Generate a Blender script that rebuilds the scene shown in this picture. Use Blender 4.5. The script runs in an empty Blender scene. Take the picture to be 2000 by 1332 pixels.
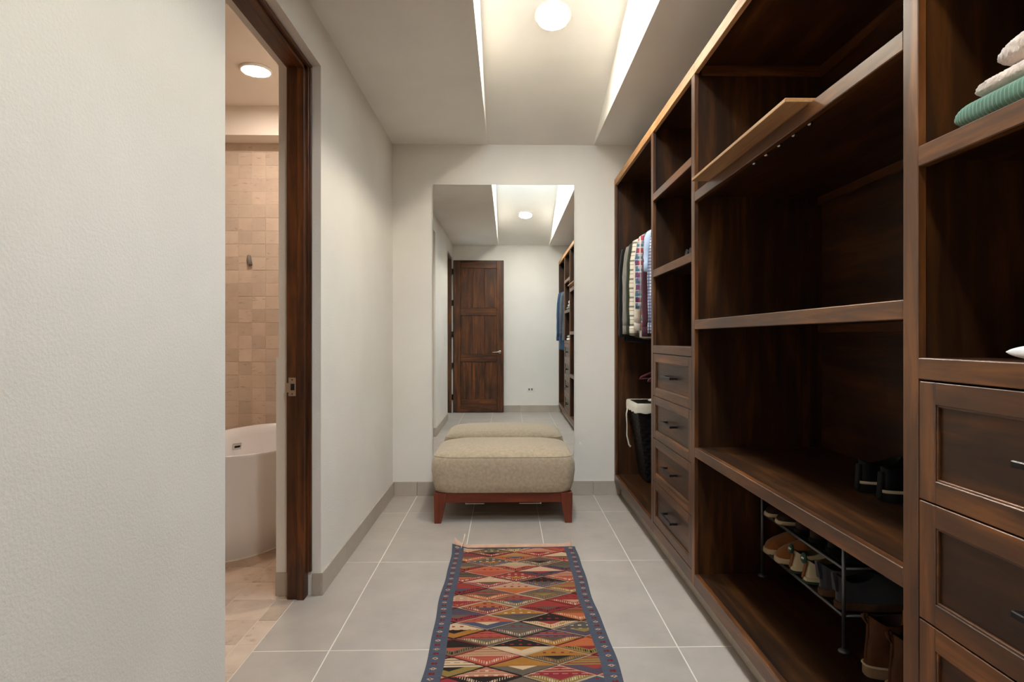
import bpy, bmesh, math, random
import numpy as np
from mathutils import Vector, Matrix
random.seed(7); rng = np.random.default_rng(7)
R = math.radians
S = bpy.context.scene
COL = S.collection

# ------------------------------------------------------------------ camera, world, exposure
F_PX = 1154.0; YAW = 1.2
cam = bpy.data.cameras.new('camera'); camo = bpy.data.objects.new('camera', cam); COL.objects.link(camo)
cam.sensor_width = 36.0; cam.lens = 36.0 * F_PX / 2000.0; cam.clip_start = 0.02; cam.clip_end = 60
camo.location = (0, 0, 1.2); camo.rotation_euler = (R(90), 0, R(-YAW))
ppx = 989 + F_PX * math.tan(R(YAW))
cam.shift_x = (1000 - ppx) / 2000.0; cam.shift_y = (661 - 666) / 2000.0
S.camera = camo

W = bpy.data.worlds.new('world'); S.world = W; W.use_nodes = True
bg = W.node_tree.nodes['Background']; bg.inputs[0].default_value = (0.60, 0.79, 1.0, 1); bg.inputs[1].default_value = 9.6
LAMP = 160.0; NEAR_LAMP = 128.0; BATH_LAMP = 94.0
S.view_settings.view_transform = 'Standard'; S.view_settings.look = 'None'
S.view_settings.gamma = 1.0; S.view_settings.use_curve_mapping = False
S.view_settings.exposure = 1.25
S.cycles.max_bounces = 16; S.cycles.diffuse_bounces = 9; S.cycles.glossy_bounces = 6

# ------------------------------------------------------------------ room constants (metres; camera at x=0,y=0)
XL, XLB = -0.868, -1.064         # left wall faces (closet side, bathroom side)
XF, XB, XR = 0.83, 1.405, 1.43   # wardrobe front, wardrobe back, right wall
YB, YF = 4.53, -0.50             # back wall, wall behind the camera
H = 2.685
CH0, CH1 = -0.145, 0.673         # raised ceiling channel
SL = 0.31
SKY0, SKY1 = 1.36, 2.56
BD0, BD1, BDZ = 1.843, 2.785, 2.475   # bathroom doorway
ED0, ED1, EDZ = -0.44, 0.40, 2.475    # entrance doorway

# light portal in the skylight opening
pl = bpy.data.lights.new('skylight_portal', 'AREA'); pl.shape = 'RECTANGLE'; pl.size = CH1 - CH0; pl.size_y = SKY1 - SKY0
pl.cycles.is_portal = True
plo = bpy.data.objects.new('skylight_portal', pl); COL.objects.link(plo)
plo.location = ((CH0 + CH1) / 2, (SKY0 + SKY1) / 2, 3.50)

# ------------------------------------------------------------------ materials
def lin(r, g, b):
    def f(c):
        c /= 255.0
        return c / 12.92 if c <= 0.04045 else ((c + 0.055) / 1.055) ** 2.4
    return (f(r), f(g), f(b), 1.0)
MATS = {}
def base(name, col=(0.8, 0.8, 0.8, 1), rough=0.6, metal=0.0, spec=0.5, coat=0.0):
    m = bpy.data.materials.new(name); m.use_nodes = True
    b = m.node_tree.nodes['Principled BSDF']
    b.inputs['Base Color'].default_value = col; b.inputs['Roughness'].default_value = rough
    b.inputs['Metallic'].default_value = metal; b.inputs['Specular IOR Level'].default_value = spec
    b.inputs['Coat Weight'].default_value = coat; b.inputs['Coat Roughness'].default_value = 0.25
    MATS[name] = m
    return m, m.node_tree, b
def N(nt, t, **kw):
    n = nt.nodes.new(t)
    for k, v in kw.items(): setattr(n, k, v)
    return n
def noise(nt, vec, scale, detail=4, rough=0.55, dist=0.0):
    n = N(nt, 'ShaderNodeTexNoise'); n.inputs['Scale'].default_value = scale; n.inputs['Detail'].default_value = detail
    n.inputs['Roughness'].default_value = rough; n.inputs['Distortion'].default_value = dist
    if vec is not None: nt.links.new(vec, n.inputs['Vector'])
    return n.outputs['Fac']
def ramp(nt, fac, stops):
    r = N(nt, 'ShaderNodeValToRGB'); e = r.color_ramp.elements
    while len(e) < len(stops): e.new(0.5)
    for el, (p, c) in zip(e, stops): el.position = p; el.color = c
    nt.links.new(fac, r.inputs['Fac']); return r.outputs['Color']
def bump(nt, b, fac, strength, dist=0.002):
    n = N(nt, 'ShaderNodeBump'); n.inputs['Strength'].default_value = strength; n.inputs['Distance'].default_value = dist
    nt.links.new(fac, n.inputs['Height']); nt.links.new(n.outputs['Normal'], b.inputs['Normal'])
def objco(nt, scale=(1, 1, 1), rnd=True):
    tc = N(nt, 'ShaderNodeTexCoord'); mp = N(nt, 'ShaderNodeMapping'); mp.inputs['Scale'].default_value = scale
    nt.links.new(tc.outputs['Object'], mp.inputs['Vector'])
    if rnd:
        oi = N(nt, 'ShaderNodeObjectInfo'); m = N(nt, 'ShaderNodeVectorMath', operation='SCALE'); m.inputs[0].default_value = (37, 53, 71)
        nt.links.new(oi.outputs['Random'], m.inputs['Scale'])
        a = N(nt, 'ShaderNodeVectorMath', operation='ADD'); nt.links.new(mp.outputs[0], a.inputs[0]); nt.links.new(m.outputs[0], a.inputs[1])
        return a.outputs[0]
    return mp.outputs[0]
def mixc(nt, fac, a, b, mode='MIX'):
    m = N(nt, 'ShaderNodeMix', data_type='RGBA', blend_type=mode)
    for i, v in ((0, fac), (6, a), (7, b)):
        if isinstance(v, (int, float)): m.inputs[i].default_value = v
        elif isinstance(v, tuple): m.inputs[i].default_value = v
        else: nt.links.new(v, m.inputs[i])
    return m.outputs[2]
def mth(nt, op, a, b=None):
    m = N(nt, 'ShaderNodeMath', operation=op)
    for i, v in enumerate((a, b)):
        if v is None: continue
        if isinstance(v, (int, float)): m.inputs[i].default_value = v
        else: nt.links.new(v, m.inputs[i])
    return m.outputs[0]

def plaster(name, col, bs=0.25, sc=130):
    m, nt, b = base(name, col, 0.75, spec=0.3)
    v = objco(nt, rnd=False)
    big = noise(nt, v, 1.6, 3)
    c2 = tuple(x * 0.93 for x in col[:3]) + (1,)
    nt.links.new(ramp(nt, big, [(0.35, c2), (0.7, col)]), b.inputs['Base Color'])
    bump(nt, b, noise(nt, v, sc, 3, 0.6), bs, 0.0025)
    return m
plaster('plaster', lin(235, 230, 222), 0.42)
plaster('ceiling_paint', lin(243, 239, 232), 0.08)
plaster('bath_plaster', lin(236, 226, 214), 0.08)

def wood(name, axis, dark, mid, light, rough=0.36, gsc=1.0, blotch=0.65, spec=0.5):
    m, nt, b = base(name, mid, rough, spec=spec)
    sc = [9.0 * gsc] * 3; sc[axis] = 0.75 * gsc
    v = objco(nt, tuple(sc))
    g = noise(nt, v, 2.6, 8, 0.62, 0.55)
    c = ramp(nt, g, [(0.28, dark), (0.5, mid), (0.75, light)])
    v2 = objco(nt, tuple([2.8 if i != axis else 1.0 for i in range(3)]))
    bl = noise(nt, v2, 1.9, 4, 0.6, 0.9)
    c2 = mixc(nt, blotch, c, ramp(nt, bl, [(0.3, (0.42, 0.38, 0.36, 1)), (0.7, (1.35, 1.3, 1.2, 1))]), 'MULTIPLY')
    nt.links.new(c2, b.inputs['Base Color'])
    v3 = objco(nt, tuple([60.0 if i != axis else 1.5 for i in range(3)]))
    fine = noise(nt, v3, 3.0, 4, 0.6)
    bump(nt, b, fine, 0.10, 0.001)
    rr = N(nt, 'ShaderNodeMapRange'); nt.links.new(fine, rr.inputs[0]); rr.inputs[3].default_value = rough - 0.05; rr.inputs[4].default_value = rough + 0.14
    nt.links.new(rr.outputs[0], b.inputs['Roughness'])
    return m
DK, MD, LT = lin(42, 22, 8), lin(86, 49, 19), lin(138, 84, 35)
for ax, nm in enumerate('xyz'): wood('wood_' + nm, ax, DK, MD, LT, 0.33, spec=0.75)
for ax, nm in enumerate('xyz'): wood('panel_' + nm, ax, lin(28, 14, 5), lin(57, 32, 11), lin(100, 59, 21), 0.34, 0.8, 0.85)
for ax, nm in enumerate('xyz'): wood('door_wood_' + nm, ax, lin(34, 16, 6), lin(80, 43, 16), lin(128, 74, 29), 0.35, 1.0, 0.85)
wood('raw_wood', 1, lin(140, 98, 58), lin(176, 130, 84), lin(200, 158, 110), 0.6, 1.0, 0.4)
wood('bench_wood_x', 0, lin(72, 24, 10), lin(106, 42, 18), lin(128, 58, 26), 0.35, 1.0, 0.4)
wood('bench_wood_z', 2, lin(72, 24, 10), lin(106, 42, 18), lin(128, 58, 26), 0.35, 1.0, 0.4)

def tile_mat(name, c0, c1, rough, vein=None, bs=0.05, spread=0.12):
    m, nt, b = base(name, c0, rough, spec=0.4)
    v = objco(nt, (1, 1, 1))
    f = noise(nt, v, 5.0, 6, 0.6)
    c = ramp(nt, f, [(0.3, c0), (0.7, c1)])
    oi = N(nt, 'ShaderNodeObjectInfo')
    mr = N(nt, 'ShaderNodeMapRange'); nt.links.new(oi.outputs['Random'], mr.inputs[0]); mr.inputs[3].default_value = 1 - spread; mr.inputs[4].default_value = 1 + spread * 0.6
    comb = N(nt, 'ShaderNodeCombineColor'); [nt.links.new(mr.outputs[0], comb.inputs[i]) for i in range(3)]
    c = mixc(nt, 1.0, c, comb.outputs[0], 'MULTIPLY')
    if vein:
        vv = objco(nt, (6, 6, 30)); pit = noise(nt, vv, 2.2, 4, 0.6, 0.3)
        c = mixc(nt, mth(nt, 'MULTIPLY', ramp(nt, pit, [(0.60, (0, 0, 0, 1)), (0.70, (1, 1, 1, 1))]), 0.55), c, vein)
        bump(nt, b, pit, 0.12, 0.002)
    else:
        bump(nt, b, noise(nt, v, 90, 3), bs, 0.001)
    nt.links.new(c, b.inputs['Base Color'])
    return m
tile_mat('floor_tile', lin(164, 154, 144), lin(178, 167, 156), 0.42, spread=0.05)
tile_mat('baseboard_tile', lin(174, 163, 150), lin(186, 175, 162), 0.5, spread=0.05)
tile_mat('stone_tile', lin(206, 186, 166), lin(220, 202, 184), 0.6, vein=lin(150, 124, 100), spread=0.13)
tile_mat('stone_floor', lin(178, 156, 136), lin(206, 184, 164), 0.5, vein=lin(140, 115, 95), spread=0.2)
base('grout', lin(222, 214, 202), 0.9)
base('stone_grout', lin(208, 190, 170), 0.9)
base('tub_white', lin(240, 239, 240), 0.22)
base('mirror_glass', (0.93, 0.95, 0.94, 1), 0.0, 1.0)
base('mirror_edge', lin(120, 140, 135), 0.2)
base('black_metal', lin(34, 33, 34), 0.32, 0.6)
base('chrome', lin(200, 198, 194), 0.22, 1.0)
base('nickel', lin(190, 180, 165), 0.3, 1.0)
base('rack_metal', lin(112, 112, 114), 0.35, 0.8)
base('white_plastic', lin(235, 233, 228), 0.4)
base('dark_hole', lin(12, 10, 9), 0.9)
base('grey_hook', lin(120, 112, 104), 0.4)
base('hook_rail_black', lin(14, 13, 13), 0.5)

def cloth(name, col, rough=0.95, bs=0.3, sc=260, var=0.12, sheen=0.3, nsc=14):
    m, nt, b = base(name, col, rough, spec=0.15)
    b.inputs['Sheen Weight'].default_value = sheen
    v = objco(nt, rnd=False)
    f = noise(nt, v, nsc, 5, 0.65)
    lo = tuple(x * (1 - var) for x in col[:3]) + (1,); hi = tuple(min(1, x * (1 + var)) for x in col[:3]) + (1,)
    nt.links.new(ramp(nt, f, [(0.35, lo), (0.65, hi)]), b.inputs['Base Color'])
    bump(nt, b, noise(nt, v, sc, 3, 0.7), bs, 0.002)
    return m
cloth('bench_fabric', lin(180, 162, 138), 0.9, 0.35, 200, 0.12, nsc=48)
cloth('green_knit', lin(96, 128, 110), 0.95, 0.5, 500, 0.12)
cloth('green_cloth', lin(104, 124, 108), 0.95, 0.3, 500, 0.1)
cloth('beige_fleece', lin(205, 186, 172), 0.95, 0.8, 220, 0.12)
cloth('white_cloth', lin(232, 228, 224), 0.9, 0.2, 400, 0.04)
cloth('liner', lin(214, 205, 188), 0.9, 0.3, 200, 0.06)
cloth('black_coat', lin(20, 20, 22)); cloth('grey_heather', lin(140, 134, 126)); cloth('olive', lin(50, 54, 40))
cloth('burgundy', lin(72, 36, 46)); cloth('light_blue', lin(178, 196, 220)); cloth('cream', lin(216, 205, 186))
cloth('navy_blue', lin(50, 74, 100)); cloth('slate', lin(88, 92, 98)); cloth('mustard', lin(170, 128, 62))
cloth('wine_velvet', lin(96, 34, 38), 0.6, 0.2)
cloth('brown_leather', lin(92, 56, 34), 0.6, 0.3, 90, 0.3, 0.0); cloth('tan_suede', lin(142, 86, 44), 0.85, 0.3, 300, 0.2)
cloth('dark_leather', lin(52, 34, 26), 0.5, 0.2, 90, 0.2, 0.0); cloth('orange_leather', lin(150, 84, 36), 0.6, 0.2, 90, 0.2, 0.0)
cloth('grey_nubuck', lin(66, 66, 70), 0.85); cloth('cream_leather', lin(214, 196, 160), 0.6, 0.15, 200, 0.06, 0.0)
cloth('shoe_green', lin(32, 70, 46), 0.6, 0.15); cloth('shoe_black', lin(20, 20, 22), 0.45, 0.1, 120, 0.1, 0.0)
cloth('rubber_black', lin(28, 29, 30), 0.7, 0.2, 120, 0.1, 0.0); cloth('rubber_tan', lin(150, 120, 90), 0.75, 0.2, 100, 0.12, 0.0)
cloth('rubber_beige', lin(204, 182, 146), 0.7, 0.2, 100, 0.08, 0.0); cloth('rubber_mud', lin(86, 62, 46), 0.8, 0.3, 60, 0.4, 0.0)
cloth('olive_tongue', lin(98, 84, 52), 0.8); cloth('wicker', lin(30, 26, 24), 0.45, 0.2, 90, 0.2, 0.0)
cloth('hem', lin(200, 160, 134)); cloth('hem_light', lin(226, 196, 176))

def stripes(nt, v, axis, period, duty, off=0.0):
    sep = N(nt, 'ShaderNodeSeparateXYZ'); nt.links.new(v, sep.inputs[0])
    x = mth(nt, 'FRACT', mth(nt, 'ADD', mth(nt, 'DIVIDE', sep.outputs[axis], period), off + 100.0))
    return mth(nt, 'LESS_THAN', x, duty)
def plaid(name, bgc, layers):
    m, nt, b = base(name, bgc, 0.9, spec=0.15)
    v = objco(nt, rnd=False); c = bgc
    for axis, period, duty, off, col, op in layers:
        c = mixc(nt, mth(nt, 'MULTIPLY', stripes(nt, v, axis, period, duty, off), op), c, col)
    nt.links.new(c, b.inputs['Base Color'])
    bump(nt, b, noise(nt, v, 400, 2), 0.2, 0.001)
plaid('cream_plaid', lin(220, 210, 192), [(2, .062, .20, 0, lin(70, 70, 74), .75), (2, .062, .06, .35, lin(60, 60, 66), .7), (0, .075, .22, .1, lin(80, 80, 84), .7), (1, .06, .2, .2, lin(80, 80, 84), .5)])
plaid('red_plaid', lin(176, 166, 168), [(2, .08, .38, 0, lin(176, 40, 52), .85), (0, .07, .35, .2, lin(36, 62, 110), .75), (2, .08, .22, .5, lin(40, 110, 126), .8), (0, .07, .1, .7, lin(226, 220, 214), .9), (2, .04, .08, .1, lin(226, 220, 214), .8), (1, .05, .3, 0, lin(60, 40, 90), .5)])
plaid('gingham', lin(224, 226, 232), [(2, .019, .5, 0, lin(52, 62, 104), .62), (0, .019, .5, 0, lin(52, 62, 104), .62), (1, .019, .5, 0, lin(52, 62, 104), .5)])

def emis(name, col, st):
    m = bpy.data.materials.new(name); m.use_nodes = True; nt = m.node_tree
    b = nt.nodes['Principled BSDF']; b.inputs['Base Color'].default_value = (0.9, 0.9, 0.9, 1)
    b.inputs['Emission Color'].default_value = col; b.inputs['Emission Strength'].default_value = st
    MATS[name] = m
emis('lamp_glow', (1.0, 0.915, 0.745, 1), LAMP); emis('near_lamp_glow', (1.0, 0.955, 0.85, 1), NEAR_LAMP)
emis('bath_lamp_glow', (1.0, 0.85, 0.73, 1), BATH_LAMP)
m = bpy.data.materials.new('skylight_pane'); m.use_nodes = True; nt = m.node_tree; nt.nodes.clear()
o = N(nt, 'ShaderNodeOutputMaterial'); mx = N(nt, 'ShaderNodeMixShader'); mx.inputs[0].default_value = 0.07
tr = N(nt, 'ShaderNodeBsdfTransparent'); gl = N(nt, 'ShaderNodeBsdfGlossy'); gl.inputs['Roughness'].default_value = 0.02
nt.links.new(tr.outputs[0], mx.inputs[1]); nt.links.new(gl.outputs[0], mx.inputs[2]); nt.links.new(mx.outputs[0], o.inputs[0])
MATS['skylight_pane'] = m

# ------------------------------------------------------------------ mesh helpers
def tag(o, label=None, cat=None, group=None, kind=None):
    if label: o['label'] = label
    if cat: o['category'] = cat
    if group: o['group'] = group
    if kind: o['kind'] = kind
    return o
def thing(name, label, cat, loc=(0, 0, 0), rz=0.0, group=None, kind=None):
    o = bpy.data.objects.new(name, None); COL.objects.link(o); o.location = loc; o.rotation_euler = (0, 0, rz)
    o.empty_display_size = 0.05
    return tag(o, label, cat, group, kind)
def mk(name, me, mat, parent=None, loc=None):
    if mat: me.materials.append(MATS[mat])
    o = bpy.data.objects.new(name, me); COL.objects.link(o)
    if parent is not None: o.parent = parent
    if loc is not None: o.location = loc
    return o
class MB:
    """collects shapes in one bmesh"""
    def __init__(self): self.bm = bmesh.new()
    def box(self, x0, x1, y0, y1, z0, z1, bev=0.0, rot=None, seg=1):
        r = bmesh.ops.create_cube(self.bm, size=1.0); vs = r['verts']
        c = Vector(((x0 + x1) / 2, (y0 + y1) / 2, (z0 + z1) / 2))
        for v in vs: v.co = Vector((v.co.x * (x1 - x0), v.co.y * (y1 - y0), v.co.z * (z1 - z0)))
        if bev > 0:
            es = list({e for v in vs for e in v.link_edges})
            rb = bmesh.ops.bevel(self.bm, geom=es, offset=bev, segments=seg, affect='EDGES', profile=0.5)
            vs = list({v for f in rb['faces'] for v in f.verts} | {v for v in vs if v.is_valid})
        for v in vs:
            if rot is not None: v.co = rot @ v.co
            v.co += c
        return self
    def prism(self, pts, d):
        """pts: polygon (3D), extruded by vector d"""
        a = [self.bm.verts.new(p) for p in pts]; b = [self.bm.verts.new(Vector(p) + Vector(d)) for p in pts]
        n = len(a); self.bm.faces.new(a); self.bm.faces.new(b[::-1])
        for i in range(n): self.bm.faces.new((a[i], b[i], b[(i + 1) % n], a[(i + 1) % n]))
        return self
    def loft(self, rings, cap0=True, cap1=True, closed=True):
        vr = [[self.bm.verts.new(p) for p in r] for r in rings]; n = len(vr[0])
        for k in range(len(vr) - 1):
            for i in range(n if closed else n - 1):
                j = (i + 1) % n
                self.bm.faces.new((vr[k][i], vr[k][j], vr[k + 1][j], vr[k + 1][i]))
        if closed and cap0: self.bm.faces.new(vr[0][::-1])
        if closed and cap1: self.bm.faces.new(vr[-1])
        return self
    def tube(self, pts, r, n=8, cap=True):
        pts = [Vector(p) for p in pts]; rings = []
        up = None
        for i, p in enumerate(pts):
            t = (pts[min(i + 1, len(pts) - 1)] - pts[max(i - 1, 0)]).normalized()
            if up is None: up = Vector((0, 0, 1)) if abs(t.z) < 0.9 else Vector((1, 0, 0))
            a = t.cross(up).normalized(); b = a.cross(t).normalized(); up = b
            rr = r[i] if isinstance(r, (list, tuple)) else r
            rings.append([p + (a * math.cos(2 * math.pi * k / n) + b * math.sin(2 * math.pi * k / n)) * rr for k in range(n)])
        return self.loft(rings, cap, cap)
    def lathe(self, prof, c=(0, 0, 0), n=32):
        rings = [[(c[0] + r * math.cos(2 * math.pi * k / n), c[1] + r * math.sin(2 * math.pi * k / n), c[2] + z) for k in range(n)] for r, z in prof]
        return self.loft(rings)
    def build(self, name, mat, parent=None, origin=None, smooth=False, sub=0, recalc=True):
        if recalc: bmesh.ops.recalc_face_normals(self.bm, faces=self.bm.faces)
        if origin is None and parent is not None and parent.parent is None: origin = parent.location
        if origin is not None: bmesh.ops.translate(self.bm, verts=self.bm.verts, vec=-Vector(origin))
        me = bpy.data.meshes.new(name); self.bm.to_mesh(me); self.bm.free()
        if smooth:
            me.polygons.foreach_set('use_smooth', [True] * len(me.polygons))
        o = mk(name, me, mat, parent)
        if sub:
            s = o.modifiers.new('subdivision', 'SUBSURF'); s.levels = sub; s.render_levels = sub
        return o
def add(name, mat, parent, *boxes, bev=0.0015, origin=None):
    m = MB()
    for b in boxes: m.box(*b, bev=bev)
    return m.build(name, mat, parent, origin)
def copy_part(src, parent, loc):
    c = src.copy(); COL.objects.link(c); c.parent = parent; c.location = loc; return c
def struct(name, mat, label, cat, *boxes, mb=None):
    m = mb or MB()
    for b in boxes: m.box(*b)
    return tag(m.build(name, mat), label, cat, kind='structure')

# ------------------------------------------------------------------ the room shell
struct('wall_left', 'plaster', 'pale plaster wall with the bathroom doorway on the left', 'wall',
       (XLB, XL, ED1, BD0, 0, H), (XLB, XL, BD1, YB, 0, H), (XLB, XL, BD0, BD1, BDZ, H), (XLB, XL, YF, ED0, 0, H), (XLB, XL, ED0, ED1, EDZ, H),
       (XLB - 0.012, XLB, BD1, BD1 + 0.3, 0, 1.11))
struct('wall_back', 'plaster', 'cream end wall behind the tall mirror', 'wall', (XLB, 1.6, YB, YB + 0.15, 0, H + 0.2))
struct('wall_front', 'plaster', 'pale wall behind the open wooden door, seen in the mirror', 'wall', (XLB - 0.1, 1.6, YF - 0.15, YF, 0, H + 0.2))
struct('wall_right', 'plaster', 'plaster wall hidden behind the wardrobes', 'wall', (XR, 1.6, YF, YB, 0, H))
mb = MB()
mb.box(XLB, CH0, YF, YB, H, 3.56); mb.box(CH1, 1.6, YF, YB, H, 3.56)
zt = H + SL * (YB - SKY1); zt2 = H + SL * (SKY0 - YF)
mb.prism([(CH0, YB, H), (CH0, YB, 3.56), (CH0, SKY1, 3.56), (CH0, SKY1, zt)], (CH1 - CH0, 0, 0))
mb.prism([(CH0, YF, H), (CH0, YF, 3.56), (CH0, SKY0, 3.56), (CH0, SKY0, zt2)], (CH1 - CH0, 0, 0))
struct('ceiling', 'ceiling_paint', 'pale ceiling with a sloping raised channel down the middle', 'ceiling', mb=mb)
w1 = thing('window_1', 'skylight pane over the ceiling channel', 'skylight', ((CH0 + CH1) / 2, (SKY0 + SKY1) / 2, 3.56), kind='structure')
add('frame', 'white_plastic', w1, (CH0 - .04, CH0 + .03, SKY0 - .04, SKY1 + .04, 3.56, 3.6), (CH1 - .03, CH1 + .04, SKY0 - .04, SKY1 + .04, 3.56, 3.6),
    (CH0 + .03, CH1 - .03, SKY0 - .04, SKY0 + .03, 3.56, 3.6), (CH0 + .03, CH1 - .03, SKY1 - .03, SKY1 + .04, 3.56, 3.6))
add('pane', 'skylight_pane', w1, (CH0 + .02, CH1 - .02, SKY0 + .02, SKY1 - .02, 3.575, 3.583), bev=0)

# closet floor: slab of grout with separate tiles
XT = -0.975
fl = struct('floor', 'grout', 'light grey porcelain tile floor of the closet', 'floor', (XT, 1.6, YF - 0.1, YB + 0.1, -0.08, -0.0004), (-2.4, XT, -0.9, 0.9, -0.08, -0.0004))
cols = [XT, -0.680, -0.231, 0.218, 0.667, 1.0]
rows = [4.082 + 0.898] + [4.082 - 0.898 * k for k in range(7)]
rows = [min(YB, rows[0])] + rows[1:]
for i in range(len(cols) - 1):
    for j in range(len(rows) - 1):
        y0, y1 = max(rows[j + 1], YF), rows[j]
        if y1 - y0 < 0.05: continue
        g = 0.0024
        m = MB().box(-(cols[i + 1] - cols[i]) / 2 + g, (cols[i + 1] - cols[i]) / 2 - g, -(y1 - y0) / 2 + g, (y1 - y0) / 2 - g, -0.012, 0.0, bev=0.0004)
        t = m.build('tile', 'floor_tile', fl, origin=(0, 0, 0)); t.location = ((cols[i] + cols[i + 1]) / 2, (y0 + y1) / 2, 0)
# bathroom floor
fb = struct('floor_bathroom', 'stone_grout', 'beige travertine tile floor beyond the doorway', 'floor', (-3.1, XT, 0.9, YB + 0.1, -0.08, -0.002))
px_, py_ = 0.198, 0.198
xs = [XT, -1.058] + [-1.058 - px_ * k for k in range(1, 11)]
ys = [YB] + [4.318 - py_ * k for k in range(18)]
shared = {}
for i in range(len(xs) - 1):
    for j in range(len(ys) - 1):
        w, d = xs[i] - xs[i + 1], ys[j] - ys[j + 1]
        if w < .03 or ys[j + 1] < 0.9: continue
        if i == 0 and not (BD0 - .3 < ys[j] < BD1 + .4): continue
        k = (round(w, 3), round(d, 3)); c = ((xs[i] + xs[i + 1]) / 2, (ys[j] + ys[j + 1]) / 2, random.uniform(-.0008, .0005))
        if k in shared: copy_part(shared[k], fb, c)
        else:
            t = MB().box(-w / 2 + .0018, w / 2 - .0018, -d / 2 + .0018, d / 2 - .0018, -.012, 0.0, bev=.0015).build('tile', 'stone_floor', fb, origin=(0, 0, 0))
            t.location = c; shared[k] = t
# bathroom shell
wb = struct('wall_bathroom_back', 'stone_grout', 'bathroom wall of small square travertine tiles', 'wall', (-3.1, XLB, YB - .0072, YB + 0.15, 0, 3.1))
tp = 0.1005; px0 = -2.03; zt0 = 2.678
tsrc = None
stuff = MB()
cidx = range(-10, 11)
for ci in cidx:
    x0 = px0 + ci * tp * 1.015; x1 = x0 + tp * 1.015
    if x1 > XLB or x0 < -3.05: continue
    for rj in range(27):
        z1 = zt0 - 0.068 - (rj - 1) * 0.0992 if rj > 0 else zt0; z0 = zt0 - 0.068 - rj * 0.0992
        z0 = max(z0, 0.0)
        if z1 - z0 < 0.02: continue
        dy = random.uniform(-.0015, .0015)
        if -2.4 < x0 < -1.55 and rj > 0:
            c = ((x0 + x1) / 2, YB + dy, (z0 + z1) / 2)
            if tsrc is None or abs((z1 - z0) - 0.0992) > 1e-4:
                t = MB().box(-(x1 - x0) / 2 + .0014, (x1 - x0) / 2 - .0014, -.009, .004, -(z1 - z0) / 2 + .0014, (z1 - z0) / 2 - .0014, bev=.0009).build('tile', 'stone_tile', wb, origin=(0, 0, 0)); t.location = c
                if tsrc is None: tsrc = t
            else: copy_part(tsrc, wb, c)
        else:
            stuff.box(x0 + .0011, x1 - .0011, YB + dy - .009, YB + dy + .004, z0 + .0011, z1 - .0011, bev=.0009)
tag(stuff.build('tile_field', 'stone_tile', wb, origin=(0, 0, 0)), kind='stuff')
struct('wall_bathroom_left', 'bath_plaster', 'white bathroom wall beyond the tub', 'wall', (-3.2, -3.05, 0.7, YB, 0, 3.1))
struct('wall_bathroom_front', 'bath_plaster', 'white bathroom wall hidden beside the doorway', 'wall', (-3.05, XLB, 0.85, 0.98, 0, 3.1))
struct('ceiling_bathroom', 'bath_plaster', 'white bathroom ceiling with a dropped edge over the tiles', 'ceiling',
       (-3.1, XLB, 0.9, 3.52, 2.885, 3.1), (-3.1, XLB, 3.52, YB, 2.893, 3.1), (-3.1, XLB, YB - 0.19, YB, 2.681, 2.893))
mb = MB()
mb.box(-2.5, -2.4, -0.9, 0.85, 0, H + .2); mb.box(-2.5, XLB, -1.0, -0.9, 0, H + .2); mb.box(-2.4, XLB, 0.72, 0.85, 0, H + .2); mb.box(-2.5, XLB, -0.9, 0.85, H, H + .2)  # unseen enclosure added to keep sky light out of the entrance doorway
struct('wall_sky_block', 'plaster', 'unseen plain walls added outside the entrance door to block sky light', 'wall', mb=mb)

# baseboards (tile strips)
def basestrip(name, label, segs):
    e = thing(name, label, 'baseboard', (0, 0, 0), kind='structure')
    for s in segs: add('tile', 'baseboard_tile', e, s, bev=.0012)
    return e
BH = .106; bt = .011
segs = []
cuts = [YB] + [4.082, 3.184] + [BD1]
for a, b in zip(cuts[:-1], cuts[1:]): segs.append((XL, XL + bt, b + .0012 - (bt if b == BD1 else 0), a - .0012, 0, BH))
segs.append((-.905, XL, BD1 - bt, BD1, 0, BH)); segs.append((XLB - .012, -1.005, BD1 - bt, BD1, 0, BH))
cuts = [BD0, 1.388, .49, ED1]
for a, b in zip(cuts[:-1], cuts[1:]): segs.append((XL, XL + bt, b + .0012, a - .0012, 0, BH))
segs.append((-.905, XL + bt, BD0 - .0, BD0 + bt, 0, BH))
basestrip('baseboard_left', 'grey tile skirting along the left wall', segs)
cuts = [XL + bt, -.680, -.231, .218, .667, XF + .05]
basestrip('baseboard_back', 'grey tile skirting along the mirror wall', [(a + .0012, b - .0012, YB - bt, YB, 0, BH) for a, b in zip(cuts[:-1], cuts[1:])])
basestrip('baseboard_front', 'grey tile skirting below the power outlet, seen in the mirror', [(a + .0012, b - .0012, YF, YF + bt, 0, BH) for a, b in zip(cuts[:-1], cuts[1:])])
cuts = [YB - bt, 4.082, 3.184, 2.286, 1.388, .49, YF + bt]
basestrip('baseboard_right', 'grey tile plinth under the wardrobes', [(XF + .05, XF + .07, b + .0012, a - .0012, 0, .101) for a, b in zip(cuts[:-1], cuts[1:])])

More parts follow.
